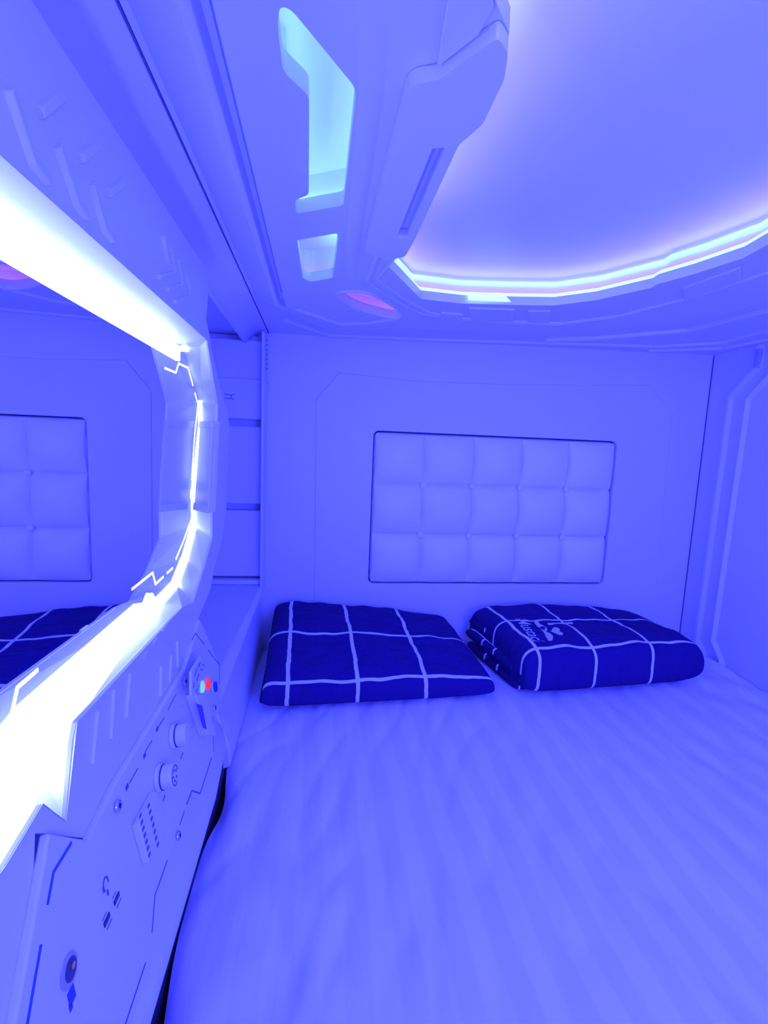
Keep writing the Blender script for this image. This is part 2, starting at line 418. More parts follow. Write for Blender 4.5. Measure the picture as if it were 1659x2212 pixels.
for i in range(1, NX):
    for j in range(1, NZ):
        bm = bmesh.new(); bmesh.ops.create_uvsphere(bm, u_segments=20, v_segments=12, radius=.0085, matrix=Matrix.Translation((.0008+.6484*i/NX, -.001, .0012+.3886*j/NZ)) @ Matrix.Diagonal((1, .55, 1, 1)))
        link('tuft_button', bm, LEATH, pd)

# ================================================================= SHELF NICHE
sn = thing('shelf_rack', 'narrow white shelf rack in the corner niche left of the padded wall', 'shelf', (-.33, -.02, .012))
bm = bmesh.new(); box(bm, (-.425, -.012, .013), (-.262, -.0015, .596)); link('rack_back', bm, WALLM, sn, bevel=.001)
bm = bmesh.new(); box(bm, (-.2665, -.075, .013), (-.2605, -.0125, .596)); link('rack_side', bm, WALLM, sn, bevel=.002)
zt = lambda py, y=-.045: aty(530, py, y).z
bounds = [(min(.5965, zt(735)+.002), zt(818)), (zt(818), zt(905)), (zt(921), zt(1088)), (zt(1103), zt(1245)), (zt(1250), .0132)]
for k, (za, zb_) in enumerate(bounds):
    yy = -.045 if k not in (0, 4) else (-.038 if k == 0 else -.060)
    bm = bmesh.new(); box(bm, (-.424, yy, zb_), (-.267, -.0125, za)); link('rack_panel', bm, WALLM, sn, bevel=.002)
# printed mark on the rack: two short bars with forked right ends
bm = bmesh.new()
def barxz(a, b, wd, y=-.0455):
    A = aty(*a, y); B = aty(*b, y); t = (B-A).normalized(); n_ = Vector((-t.z, 0, t.x))*wd/2
    prism(bm, [A+n_, B+n_, B-n_, A-n_], (0, .0004, 0))
for a, b in (((485, 851), (500, 854)), ((500, 854), (506, 851)), ((485, 861), (500, 860)), ((500, 860), (506, 864)), ((500, 854), (500, 860))): barxz(a, b, .0016)
link('printed_mark', bm, BLUEP, sn, label='small dark printed mark')
# vent slots in the corner
vg = thing('vent_grille', 'column of small dark slanted vent slots at the top left corner', 'vent', (-.259, -.006, .55))
bm = bmesh.new(); box(bm, (-.2600, -.030, .49), (-.2580, -.0005, .60)); link('grille_plate', bm, WALLM, vg)
for k in range(7):
    p = atx(577, 738+k*10.2, -.2575); bm = bmesh.new()
    prism(bm, [(-.2582, p.y-.008, p.z-.0012), (-.2582, p.y+.004, p.z+.0030), (-.2582, p.y+.004, p.z+.0062), (-.2582, p.y-.008, p.z+.002)], (.0006, 0, 0))
    link('vent_slot', bm, DARK, vg)

# ================================================================= MIRROR
XM = -.3345; XO = -.295
mr = thing('lit_mirror', 'many-sided wall mirror in a glowing white frame on the left wall', 'mirror', (XM, -.9, .3))
def xf(z):                                   # the fascia leans out towards its upper and lower edges
    if z > .487: return XO+.010*((z-.487)/.065)
    if z < .15: return XO+.009*min(1.6, (.15-z)/.06)
    return XO
inner = [(-1.62, .481), (-.470, .485), (-.425, .481), (-.362, .417), (-.357, .376), (-.385, .317), (-.409, .260), (-.408, .213), (-.464, .172), (-.519, .147), (-.60, .145), (-.895, .143), (-.925, .118), (-.952, .119), (-.99, .119), (-1.62, .119)]
outr = [(-1.62, .487), (-.525, .492), (-.493, .492), (-.416, .409), (-.424, .376), (-.446, .308), (-.462, .245), (-.463, .203), (-.53, .165), (-.590, .142), (-.64, .152), (-.905, .160), (-.937, .111), (-.954, .137), (-.992, .131), (-1.62, .131)]
I3 = [Vector((XM, y, z)) for y, z in inner]; O3 = [Vector((xf(z) if z < .2 else XO, y, z)) for y, z in outr]
bm = bmesh.new(); plate(bm, I3, [], (-.004, 0, 0)); link('mirror_glass', bm, MIRR, mr, smooth=False)
bm = bmesh.new(); ribbon(bm, I3, O3); link('frame_bevel', bm, WHITE, mr, smooth=False)
cen = Vector((XM, -.8, .31))
def nudge(p, a): d_ = (cen-p); d_.x = 0; return p+d_.normalized()*a
bm = bmesh.new(); P = [nudge(I3[i], .0028) for i in range(1, 12)]; P[-1] = Vector((XM, -.64, P[-2].z))
sweep(bm, P, [(-.0022, .0001), (.0022, .0001), (.0022, .0060), (-.0022, .0060)], (1, 0, 0)); link('edge_light_strip', bm, LEDM, mr, smooth=False, label='thin glowing line at the curved end')
bm = bmesh.new(); box(bm, (XM+.0002, -1.62, .4615), (XM+.003, -.492, .4822)); link('top_light_bar', bm, LEDM, mr, bevel=.001, label='broad white glowing bar along the top')
bm = bmesh.new()
prism(bm, [(XM+.0002, y, z) for y, z in [(-.900, .1445), (-.61, .1465), (-.632, .168), (-.645, .160), (-.675, .168), (-.90, .168)]], (.004, 0, 0)); link('bottom_light_bar', bm, LEDM, mr, bevel=.001, label='broad white glowing bar along the bottom')
bm = bmesh.new()
prism(bm, [(XM+.0002, y, z) for y, z in [(-1.62, .1205), (-.926, .1205), (-.9005, .1425), (-.9005, .167), (-.935, .160), (-1.62, .158)]], (.004, 0, 0)); link('bottom_light_bar', bm, LEDM, mr, bevel=.001)
# etched light lines on the glass
def lines(groups, wd, m_, x=XM+.0001):
    for g in groups:
        P = [atx(a, b, x) for a, b in g]; bm = bmesh.new(); sweep(bm, P, [(-wd/2, 0), (wd/2, 0), (wd/2, .0003), (-wd/2, .0003)], (1, 0, 0))
        link('etched_light_line', bm, m_, mr, smooth=False)
lines([[(356, 795), (380, 805), (386, 785), (407, 795), (417, 833)], [(421, 849), (425, 863)], [(427, 880), (421, 935), (414, 1037)], [(412, 1058), (412, 1078)],
       [(414, 1120), (396, 1170), (380, 1208)], [(373, 1227), (361, 1238)], [(353, 1246), (336, 1262), (330, 1237), (285, 1273)]], .0026, LEDL)
lines([[(82, 1447), (38, 1485), (26, 1540), (0, 1580), (-40, 1620)]], .0030, LEDL)
# fascia: plate round the opening, its right edge stepping like the photo's
fo = []
for a, b in [(443, 591), (447, 640), (450, 690), (451, 728), (484, 868), (491, 880), (496, 925), (489, 1100), (480, 1165), (452, 1270), (430, 1341)]:
    q = atx(a, b, XO if 700 < b < 1300 else -.288); fo.append((q.y, q.z))
low = []
for a, b in [(400, 1440), (250, 1690), (192, 1812), (108, 1798), (92, 1900), (35, 2212)]:
    q = atx(a, b, -.284); low.append((q.y, q.z))
zt_ = fo[0][1]
fpoly = [(YF+.01, zt_)]+fo+low+[(low[-1][0]-.06, low[-1][1]-.05), (YF+.01, low[-1][1]-.05)]
def mapped_plate(poly, holes, cuts, fx, ext, nm, m_, parent, **k):
    bm = bmesh.new(); plate(bm, [(0, y, z) for y, z in poly], [[(0, y, z) for y, z in h] for h in holes], ext)
    for zc in cuts: bmesh.ops.bisect_plane(bm, geom=bm.verts[:]+bm.edges[:]+bm.faces[:], plane_co=(0, 0, zc), plane_no=(0, 0, 1))
    for v in bm.verts: v.co.x += fx(v.co.z)
    return link(nm, bm, m_, parent, **k)
mapped_plate(fpoly, [[(max(y, YF+.03), z) for y, z in outr]], (.487, .15, .10, .054), xf, (-.004, 0, 0), 'fascia', WHITE, mr, bevel=.0012, seg=2)
# sleeve over the middle of the curved end
bm = bmesh.new()
def sec(z, off):
    a = Vector((XM, -.357-.05*(.376-z)/.124, z)); b_ = Vector((XO, -.424-.038*(.376-z)/.131, z)); t = (b_-a).normalized(); n_ = Vector((t.y, -t.x, 0))
    if n_.y > 0: n_ = -n_
    L_ = (b_-a).length
    return [a+n_*.0005+t*(L_*.22), a+n_*off+t*(L_*.34), b_+n_*off+t*.006, b_+Vector((0, .012, 0))+t*.006]
S1 = [bm.verts.new(v) for v in sec(.379, .010)]; S2 = [bm.verts.new(v) for v in sec(.247, .010)]
for i in range(3): bm.faces.new((S1[i], S1[i+1], S2[i+1], S2[i]))
bm.faces.new(S1); bm.faces.new(S2[::-1]); bm.faces.new((S1[3], S1[0], S2[0], S2[3]))
link('frame_sleeve', bm, WHITE, mr, bevel=.0015)
for z0, z1 in ((.383, .372), (.254, .243)):
    bm = bmesh.new(); ss = []
    for z in (z0, z1):
        q = sec(z, .012); q0 = sec(z, .0005)
        ss.append([bm.verts.new(v) for v in q])
    A_, B_ = ss
    for i in range(3): bm.faces.new((A_[i], A_[i+1], B_[i+1], B_[i]))
    bm.faces.new(A_); bm.faces.new(B_[::-1]); bm.faces.new((A_[3], A_[0], B_[0], B_[3]))
    link('sleeve_band', bm, WHITE, mr, bevel=.001)
# closing rim behind the fascia edge
bm = bmesh.new(); R1 = [Vector((xf(z)-.003, y-.002, z)) for y, z in fo]; ribbon(bm, R1, [Vector((XM-.02, p.y-.004, p.z)) for p in R1]); link('fascia_rim', bm, WHITE, mr, smooth=False)
# embossed strokes on the upper fascia
def strokes(groups, wd, h, nm, plane_x, parent, m_=WHITE):
    for g in groups:
        P = [atx(a, b, plane_x) for a, b in g]; P = [Vector((xf(p.z)+.0002, p.y, p.z)) for p in P]
        bm = bmesh.new(); sweep(bm, P, [(-wd/2, -.001), (-wd/3, h), (wd/3, h), (wd/2, -.001)], (1, 0, 0)); link(nm, bm, m_, parent, bevel=.0008)
strokes([[(22, 190), (88, 350), (122, 392)], [(128, 315), (180, 440), (202, 468)], [(200, 395), (235, 490), (255, 518)],
         [(85, 243), (118, 205)], [(172, 342), (198, 312)], [(234, 417), (258, 392)]], .0075, .0034, 'embossed_stroke', -.288, mr)
strokes([[(345, 508), (362, 565)], [(362, 535), (378, 590), (350, 598)], [(380, 560), (394, 615), (368, 625)], [(398, 590), (412, 640), (386, 652)]], .0055, .0030, 'embossed_stroke', -.288, mr)
strokes([[(204, 1651), (228, 1535)], [(243, 1597), (262, 1489)], [(276, 1551), (295, 1454)], [(341, 1505), (351, 1439)], [(361, 1474), (372, 1416)], [(380, 1443), (386, 1385)],
         [(322, 1420), (332, 1408)], [(343, 1390), (352, 1378)], [(362, 1362), (371, 1352)]], .0045, .0018, 'embossed_stroke', -.289, mr)

# ================================================================= CONTROL CONSOLE
CP = Vector((-.281, 0, .093)); CT = Vector((.020, 0, -.143)).normalized(); CNN = Vector((.143, 0, .020)).normalized()
def con(px, py, h=0): return atp(px, py, CP+CNN*h, CNN)
cs = thing('control_console', 'white control console with knobs, switches and sockets below the mirror', 'control panel', (-.27, -.8, -.05))
ed = [con(*q) for q in [(432, 1338), (476, 1438), (478, 1530), (462, 1548), (463, 1635), (430, 1726), (414, 1712), (362, 1870), (337, 1940), (332, 2030), (285, 2212)]]
e2 = ed[-1]+Vector((0, -.5, 0)); 
top = Vector((CP.x-.004, YF+.02, .118)); 
def onp(y, z): t = (z-CP.z)/CT.z; v = CP+CT*t; return Vector((v.x, y, z))
cup = [con(*q) for q in [(34, 2212), (90, 1900), (107, 1800), (193, 1815), (251, 1692), (401, 1442)]]
poly = ed+[onp(-1.15, ed[-1].z-.01), onp(-1.15, cup[0].z-.04)]+cup
bm = bmesh.new(); prism(bm, poly, -CNN*.006); link('faceplate', bm, WHITE, cs, bevel=.0015)
# rail under the plate, rolling out over the bed edge
bm = bmesh.new(); rp = [Vector((-.2665, YF+.02, -.062)), Vector((-.2665, -.66, -.062)), Vector((-.275, -.545, -.070)), Vector((-.287, -.50, -.078))]
sweep(bm, rp, [(-.018, -.034), (-.018, .034), (-.006, .034), (.000, .016), (.004, .002), (.013, -.008), (.0145, -.022), (.013, -.030), (.006, -.034)], (0, 0, 1))
link('lower_rail', bm, WHITE, cs, bevel=.004)
def cpoly(pts, h, nm, m_=WHITE, bev=.0008, base=.0, parent=cs, label=None):
    P = [con(a, b, base) for a, b in pts]; bm = bmesh.new(); prism(bm, P, CNN*h); return link(nm, bm, m_, parent, bevel=bev, label=label)
def crect(px, py, wy, wz, h, nm, m_=WHITE, bev=.0008, base=0, parent=cs, rot=0, label=None):
    c_ = con(px, py, base); Y = Vector((0, 1, 0)); U = -CT
    if rot: Y, U = Y*math.cos(rot)+U*math.sin(rot), U*math.cos(rot)-Y*math.sin(rot)
    bm = bmesh.new(); prism(bm, [c_-Y*wy/2-U*wz/2, c_+Y*wy/2-U*wz/2, c_+Y*wy/2+U*wz/2, c_-Y*wy/2+U*wz/2], CNN*h)
    return link(nm, bm, m_, parent, bevel=bev, label=label)
def ccyl(px, py, r, h, nm, m_=WHITE, bev=.001, base=0, parent=cs, r2=None, label=None):
    bm = bmesh.new(); cyl(bm, con(px, py, base)if base == 0 else con(px, py)+CNN*base, CNN, r, h, r2); return link(nm, bm, m_, parent, bevel=bev, label=label)
def cline(pts, wd, nm='blue_line', m_=None, h=.0004):
    P = [con(a, b) for a, b in pts]; bm = bmesh.new(); sweep(bm, P, [(-wd/2, 0), (wd/2, 0), (wd/2, h), (-wd/2, h)], CNN); return link(nm, bm, m_ or BLUEP, cs, smooth=False)
# decorative thin lines
for g, wd in (([(414, 1383), (422, 1368), (441, 1392)], .0012), ([(449, 1404), (461, 1420)], .0012), ([(463, 1423), (474, 1436), (474, 1478)], .0012), ([(459, 1548), (461, 1625)], .0010),
              ([(457, 1636), (432, 1714), (414, 1708), (403, 1738)], .0016), ([(398, 1752), (388, 1782)], .0012),
              ([(361, 1859), (334, 1935), (328, 2015)], .0012), ([(314, 2080), (270, 2214)], .0014),
              ([(154, 1820), (115, 1884), (102, 1955)], .0022), ([(88, 2040), (74, 2120), (58, 2214)], .0022),
              ([(297, 1660), (279, 1692)], .0008), ([(328, 1600), (313, 1624)], .0008), ([(354, 1550), (341, 1572)], .0008), ([(380, 1500), (362, 1534)], .0008)):
    cline(g, wd)
for a, b in ((274, 1700), (312, 1632), (339, 1575)): crect(a, b, .005, .0035, .0004, 'printed_label', BLUEP, 0)
# knobs: collar, barrel, printed face
for (a, b), fa in (((345, 1680), True), ((376, 1590), False)):
    col_ = ccyl(a-4, b, .0118, .003, 'knob_collar')
    k = ccyl(a, b, .0106, .0105, 'knob', base=.003, bev=.0012)
    bm = bmesh.new(); c0 = con(a, b)+CNN*.0026
    cyl(bm, c0, CNN, .0112, .0012); link('knob_gap', bm, DARK, k, label='dark ring behind the knob')
    if fa:
        for q in range(5):
            an = q*1.2566+.4; c1 = con(a, b)+CNN*.0135+Vector((0, 1, 0))*math.cos(an)*.0048-CT*math.sin(an)*.0048
            bm = bmesh.new(); cyl(bm, c1, CNN, .0013, .0004, seg=16); link('dial_dot', bm, GREYM, k)
        bm = bmesh.new(); c1 = con(a, b)+CNN*.0135
        P = [c1+Vector((0, 1, 0))*math.cos(t*.2)*.0086-CT*math.sin(t*.2)*.0086 for t in range(0, 26)]
        sweep(bm, P, [(-.0005, 0), (.0005, 0), (.0005, .0004), (-.0005, .0004)], CNN); link('dial_ring', bm, GREYM, k)
for g in ([(356, 1718), (352, 1730)], [(395, 1626), (390, 1640)]): cline(g, .0012, 'printed_tick')
# screws
for a, b in ((250, 1742), (382, 1806), (461, 1530), (396, 1473)):
    s_ = ccyl(a, b, .0046, .0032, 'screw', STEEL, .0016)
    bm = bmesh.new(); cyl(bm, con(a, b)+CNN*.0031, CNN, .0018, .0004, seg=6); link('hex_socket', bm, DARK, s_)
# keypad plate
kp = cpoly([(283, 1784), (322, 1712), (352, 1790), (306, 1868)], .006, 'keypad_plate', bev=.0012)
kp2 = kp
for r_ in range(2):
    for q in range(7):
        a = 303+r_*18+q*3.3; b = 1762-r_*22+q*14.0
        crect(a, b, .0042, .0026, .0003, 'keypad_print', GREYM, 0, base=.0062, parent=kp2)
# sockets: headphone symbol, usb ports
bm = bmesh.new()
c_ = con(228, 1910); P = []
for t in range(0, 13):
    an = math.pi*(t/12)*1.35-.35; P.append(c_+Vector((0, 1, 0))*math.cos(an)*.0036-CT*math.sin(an)*.0046)
sweep(bm, P, [(-.0006, 0), (.0006, 0), (.0006, .0004), (-.0006, .0004)], CNN); link('headphone_symbol', bm, GREYM, cs, label='printed headphone symbol')
crect(223, 1922, .002, .004, .0006, 'ear_pad', GREYM, .0003); crect(232, 1928, .002, .004, .0006, 'ear_pad', GREYM, .0003)
for a, b in ((251, 1941), (230, 1987)):
    u_ = crect(a, b, .0088, .0036, .0008, 'usb_port', BLACK, .0003)
    crect(a+6, b+9, .008, .0008, .0003, 'printed_tick', GREYM, 0); crect(a-5, b-7, .006, .0006, .0003, 'printed_tick', GREYM, 0)
# round key socket with brass centre and blue print
so = ccyl(148, 2097, .0092, .0008, 'round_socket', GREY, .0006, label='grey round socket with dark bore')
bm = bmesh.new(); cyl(bm, con(150, 2094)+CNN*.0006, CNN, .0062, .0005); link('socket_bore', bm, BLACK, so)
bm = bmesh.new(); cyl(bm, con(153, 2086)+CNN*.0009, CNN, .0020, .0008, seg=20); link('socket_contact', bm, BRASS, so)
BLUEC = mat('blue_symbol', (.03, .05, .8), .5)
crect(154, 2150, .007, .009, .0004, 'blue_symbol', BLUEC, 0); crect(152, 2174, .003, .005, .0004, 'blue_symbol', BLUEC, 0)
# seams of the faceplate
for g in ([(344, 1547), (372, 1530), (396, 1526)], [(413, 1406), (432, 1400), (449, 1394)]): 
    P = [con(a, b) for a, b in g]; bm = bmesh.new(); sweep(bm, P, [(-.0012, -.0005), (0, .0012), (.0012, -.0005)], CNN); link('plate_seam', bm, WHITE, cs)
# switch box with tilted printed card above it
sb = cpoly([(399, 1502), (421, 1506), (446, 1592), (429, 1590)], .012, 'switch_box', bev=.001)
cpoly([(424, 1520), (436, 1524), (446, 1576), (438, 1572)], .0005, 'switch_rocker', GREYM, .0002, base=.0125, parent=sb)
P = [con(a, b, h) for a, b, h in ((414, 1450, .018), (434, 1418, .014), (455, 1440, .010), (449, 1484, .010), (414, 1502, .016))]
bm = bmesh.new(); prism(bm, P, -CNN*.003); ip = link('instruction_plate', bm, WHITE, cs, bevel=.0006)
def onplate(a, b):
    n_ = (P[1]-P[0]).cross(P[4]-P[0]).normalized(); return atp(a, b, P[0], n_)+(n_ if n_.x > 0 else -n_)*.0006, (n_ if n_.x > 0 else -n_)
for g in ([(431, 1432), (428, 1440)], [(423, 1444), (420, 1462)], [(418, 1474), (417, 1486)], [(428, 1456), (424, 1470)], [(430, 1480), (422, 1494)],
          [(436, 1436), (446, 1438), (450, 1446), (445, 1453)], [(432, 1446), (440, 1450), (437, 1458)]):
    Q = [onplate(a, b)[0] for a, b in g]; nn = onplate(*g[0])[1]
    bm = bmesh.new(); sweep(bm, Q, [(-.0006, 0), (.0006, 0), (.0006, .0004), (-.0006, .0004)], nn); link('printed_symbol', bm, GREYM, ip)
for a, b, m_, nm, lb in ((434, 1484, GRNL, 'green_button', 'glowing green round button'), (447, 1478, REDL, 'red_button', 'glowing red round button'), (463, 1484, BLUL, 'blue_button', 'dark blue round button')):
    bm = bmesh.new(); hh = {'green_button': .012, 'red_button': .011, 'blue_button': .004}[nm]
    c_ = con(a, b, hh); cyl(bm, c_, CNN, .0068, .003, seg=28); g_ = link(nm, bm, m_, cs, bevel=.0008, label=lb)
    bm = bmesh.new(); cyl(bm, c_-CNN*(hh-.001), CNN, .0078, hh-.001, seg=28); link('button_housing', bm, WHITE, cs, bevel=.0008)

# ================================================================= BED
bm = bmesh.new(); box(bm, (-.258, YF+.02, -.395), (XR-.004, -.006, ZB-.028))
mt = tag(link('mattress', bm, mat('mattress_ticking', (.7, .7, .72), .9), bevel=.03, seg=4), 'thick mattress filling the pod under the white sheet', 'mattress')
SH = bpy.data.materials.new('striped_sheet'); SH.use_nodes = True; nt = SH.node_tree; b = nt.nodes['Principled BSDF']
tc = nt.nodes.new('ShaderNodeTexCoord'); sp = nt.nodes.new('ShaderNodeSeparateXYZ'); nt.links.new(tc.outputs['Object'], sp.inputs[0])
ns = nt.nodes.new('ShaderNodeTexNoise'); ns.inputs['Scale'].default_value = 3; nt.links.new(tc.outputs['Object'], ns.inputs['Vector'])
ma = nt.nodes.new('ShaderNodeMath'); ma.operation = 'MULTIPLY_ADD'; ma.inputs[1].default_value = .05; nt.links.new(ns.outputs['Fac'], ma.inputs[0]); nt.links.new(sp.outputs[0], ma.inputs[2])
mu = nt.nodes.new('ShaderNodeMath'); mu.operation = 'MULTIPLY'; mu.inputs[1].default_value = 2*math.pi/.052; nt.links.new(ma.outputs[0], mu.inputs[0])
si = nt.nodes.new('ShaderNodeMath'); si.operation = 'SINE'; nt.links.new(mu.outputs[0], si.inputs[0])
rp_ = nt.nodes.new('ShaderNodeValToRGB'); rp_.color_ramp.elements[0].position = .35; rp_.color_ramp.elements[0].color = (.735, .735, .745, 1); rp_.color_ramp.elements[1].position = .65; rp_.color_ramp.elements[1].color = (.80, .80, .80, 1)
mr_ = nt.nodes.new('ShaderNodeMapRange'); mr_.inputs['From Min'].default_value = -1; nt.links.new(si.outputs[0], mr_.inputs['Value'])
nt.links.new(mr_.outputs[0], rp_.inputs[0]); nt.links.new(rp_.outputs[0], b.inputs['Base Color']); b.inputs['Roughness'].default_value = .75; b.inputs['Sheen Weight'].default_value = .2
bp = nt.nodes.new('ShaderNodeBump'); n2 = nt.nodes.new('ShaderNodeTexNoise'); n2.inputs['Scale'].default_value = 12; n2.inputs['Detail'].default_value = 6
mp_ = nt.nodes.new('ShaderNodeMapping'); mp_.inputs['Scale'].default_value = (1.6, .35, 1); mp_.inputs['Rotation'].default_value = (0, 0, .25); nt.links.new(tc.outputs['Object'], mp_.inputs[0]); nt.links.new(mp_.outputs[0], n2.inputs['Vector'])
bp.inputs['Strength'].default_value = .8; bp.inputs['Distance'].default_value = .008; nt.links.new(n2.outputs['Fac'], bp.inputs['Height']); nt.links.new(bp.outputs['Normal'], b.inputs['Normal'])
bm = bmesh.new(); nx, ny = 180, 220; V = []
x0, x1, y0, y1 = -.2725, XR-.0025, YF+.015, -.004
def sheet_z(x, y):
    z = ZB
    z += .007*noise.noise(Vector((x*9+y*1.2, y*1.6, 3)))
    z += .0030*noise.noise(Vector((x*26-y*4, y*3.2, 7)))
    r = max(0, (x-.35)/.5); z += .008*r*noise.noise(Vector(((x+y*.75)*14, (y-x)*2.5, 1)))
    q = 1-abs(noise.noise(Vector((x*8+y*2.2, y*1.3, 12)))*3.2); z -= .0075*max(0, q)**3*(.35+.65*r)
    q = 1-abs(noise.noise(Vector((x*15-y*5, y*2.4+x*3, 22)))*3.2); z -= .0048*max(0, q)**3
    # crumple where the sheet is tucked at the left edge near the camera
    k = math.exp(-((x+.17)/.07)**2-((y+.80)/.13)**2); z += k*.014*noise.noise(Vector((x*20, y*13, 5)))
    k = math.exp(-((x+.19)/.05)**2-((y+.28)/.16)**2); z += -.006*k
    e = min(1, (x1-x)/.03); z -= .010*(1-e)**2
    e = min(1, (y1-y)/.06); z -= .012*(1-e)**2
    return z
for j in range(ny+1):
    row = []
    for i in range(nx+1):
        t = i/nx; y = y0+(y1-y0)*j/ny; kb = max(.8*math.exp(-((y+.56)/.06)**2), 1/(1+math.exp((y+.82)/.03))); xa = x0+.013*kb; x = xa+(x1-xa)*t
        row.append(bm.verts.new((x, y, sheet_z(x, y)-(.005+.014*kb)*max(0, 1-(x-xa)/.018)**2)))
    V.append(row)
for j in range(ny):
    for i in range(nx): bm.faces.new((V[j][i], V[j][i+1], V[j+1][i+1], V[j+1][i]))
# skirt down the left side
sk = [bm.verts.new((V[j][0].co.x+.002, V[j][0].co.y, ZB-.03)) for j in range(ny+1)]
for j in range(ny): bm.faces.new((V[j][0], V[j+1][0], sk[j+1], sk[j]))
tag(link('bed_sheet', bm, SH), 'white fitted sheet with faint lengthwise stripes stretched over the mattress', 'sheet')

# ---------------------------------------------------------------- folded checked bedding
def check_mat(name, us, vs, wu, wv):
    M = bpy.data.materials.new(name); M.use_nodes = True; nt = M.node_tree; b = nt.nodes['Principled BSDF']
    uv = nt.nodes.new('ShaderNodeUVMap'); uv.uv_map = 'UVMap'
    nz = nt.nodes.new('ShaderNodeTexNoise'); nz.inputs['Scale'].default_value = 7; nt.links.new(uv.outputs[0], nz.inputs['Vector'])
    mx = nt.nodes.new('ShaderNodeVectorMath'); mx.operation = 'MULTIPLY_ADD'; mx.inputs[1].default_value = (.022, .03, 0)
    nt.links.new(nz.outputs['Color'], mx.inputs[0]); nt.links.new(uv.outputs[0], mx.inputs[2])
    s = nt.nodes.new('ShaderNodeSeparateXYZ'); nt.links.new(mx.outputs[0], s.inputs[0])
    acc = None
    for ch, vals, wd in ((0, us, wu), (1, vs, wv)):
        for q in vals:
            c1 = nt.nodes.new('ShaderNodeMath'); c1.operation = 'COMPARE'; c1.inputs[1].default_value = q+(.011 if ch == 0 else .015); c1.inputs[2].default_value = wd
            nt.links.new(s.outputs[ch], c1.inputs[0])
            if acc is None: acc = c1
            else:
                a_ = nt.nodes.new('ShaderNodeMath'); a_.operation = 'MAXIMUM'; nt.links.new(acc.outputs[0], a_.inputs[0]); nt.links.new(c1.outputs[0], a_.inputs[1]); acc = a_
    mixn = nt.nodes.new('ShaderNodeMix'); mixn.data_type = 'RGBA'; mixn.inputs[6].default_value = (.020, .010, .095, 1); mixn.inputs[7].default_value = (.75, .72, .75, 1)
    nt.links.new(acc.outputs[0], mixn.inputs[0]); nt.links.new(mixn.outputs[2], b.inputs['Base Color'])
    b.inputs['Roughness'].default_value = .85; b.inputs['Specular IOR Level'].default_value = .1
    bp = nt.nodes.new('ShaderNodeBump'); bp.inputs['Strength'].default_value = 1.0; bp.inputs['Distance'].default_value = .010
    n3 = nt.nodes.new('ShaderNodeTexNoise'); n3.inputs['Scale'].default_value = 9; n3.inputs['Detail'].default_value = 7; n3.inputs['Distortion'].default_value = .8
    nt.links.new(uv.outputs[0], n3.inputs['Vector']); nt.links.new(n3.outputs['Fac'], bp.inputs['Height']); nt.links.new(bp.outputs['Normal'], b.inputs['Normal'])
    return M
def surf(Q, H, zb, seed, n=4.2, wr=.004):
    """Q footprint corners FL,FR,BR,BL ; H their heights"""
    def f(pu, pv, top=1):
        u, v = (pu+1)/2, (pv+1)/2
        a = Vector(Q[0]).lerp(Vector(Q[1]), u); b_ = Vector(Q[3]).lerp(Vector(Q[2]), u); p = a.lerp(b_, v)
        h = (H[0]*(1-u)+H[1]*u)*(1-v)+(H[3]*(1-u)+H[2]*u)*v
        e = (max(0, 1-abs(pu)**(n*1.5)))**(1/n)*(max(0, 1-abs(pv)**n))**(1/n)
        w_ = wr*(noise.noise(Vector((u*4+seed, v*3, seed)))+.5*noise.noise(Vector((u*11, v*7+seed, 2)))) if top > 0 else 0
        return Vector((p.x, p.y, zb+(h*.42)+(h*.58*e+w_*e)*top - (0 if top > 0 else 0)*1)) if top > 0 else Vector((p.x, p.y, zb+h*.42-(h*.42)*e))
    return f
def pad(name, f, m_, parent, n=64):
    bm = bmesh.new(); uvl = bm.loops.layers.uv.new('UVMap')
    g = lambda t: math.copysign(1-(1-abs(t))**1.8, t)
    def grid(top):
        return [[bm.verts.new(f(g(-1+2*i/n), g(-1+2*j/n), top)) for i in range(n+1)] for j in range(n+1)]
    for top in (1, -1):
        V = grid(top)
        for j in range(n):
            for i in range(n):
                fc = bm.faces.new((V[j][i], V[j][i+1], V[j+1][i+1], V[j+1][i]) if top > 0 else (V[j][i], V[j+1][i], V[j+1][i+1], V[j][i+1]))
                for lp, (a, b_) in zip(fc.loops, ((i, j), (i+1, j), (i+1, j+1), (i, j+1)) if top > 0 else ((i, j), (i, j+1), (i+1, j+1), (i+1, j))):
                    pu, pv = g(-1+2*a/n), g(-1+2*b_/n)
                    # v runs on down the rounded front so that the check keeps its size
                    lp[uvl].uv = (.5+pu/2, (.5+pv/2)*top if top > 0 else -(.5+pv/2)-.02)
    bmesh.ops.remove_doubles(bm, verts=bm.verts, dist=.00005)
    return link(name, bm, m_, parent)
# left
CK1 = check_mat('navy_check', (.10, .39, .685), (.035, .48, .94), .0085, .010)
pL = thing('folded_duvet', 'folded navy duvet with plain white check, nearer the shelves', 'duvet', (0, -.17, ZB), 'folded navy checked duvets at the head of the bed')
fL = surf([(-.232, -.335, 0), (.240, -.305, 0), (.198, -.040, 0), (-.236, -.030, 0)], (.064, .050, .112, .156), ZB+.0005, 1.3, 5.0, .008)
pad('duvet_top', fL, CK1, pL)
CK1b = check_mat('navy_check_layer', (.1, .4, .7), (.4,), .009, .02)
fL2 = surf([(-.238, -.322, 0), (.235, -.290, 0), (.200, -.05, 0), (-.240, -.06, 0)], (.045, .030, .045, .060), ZB-.001, 4.1)
pad('fold_layer', fL2, CK1b, pL, 40)
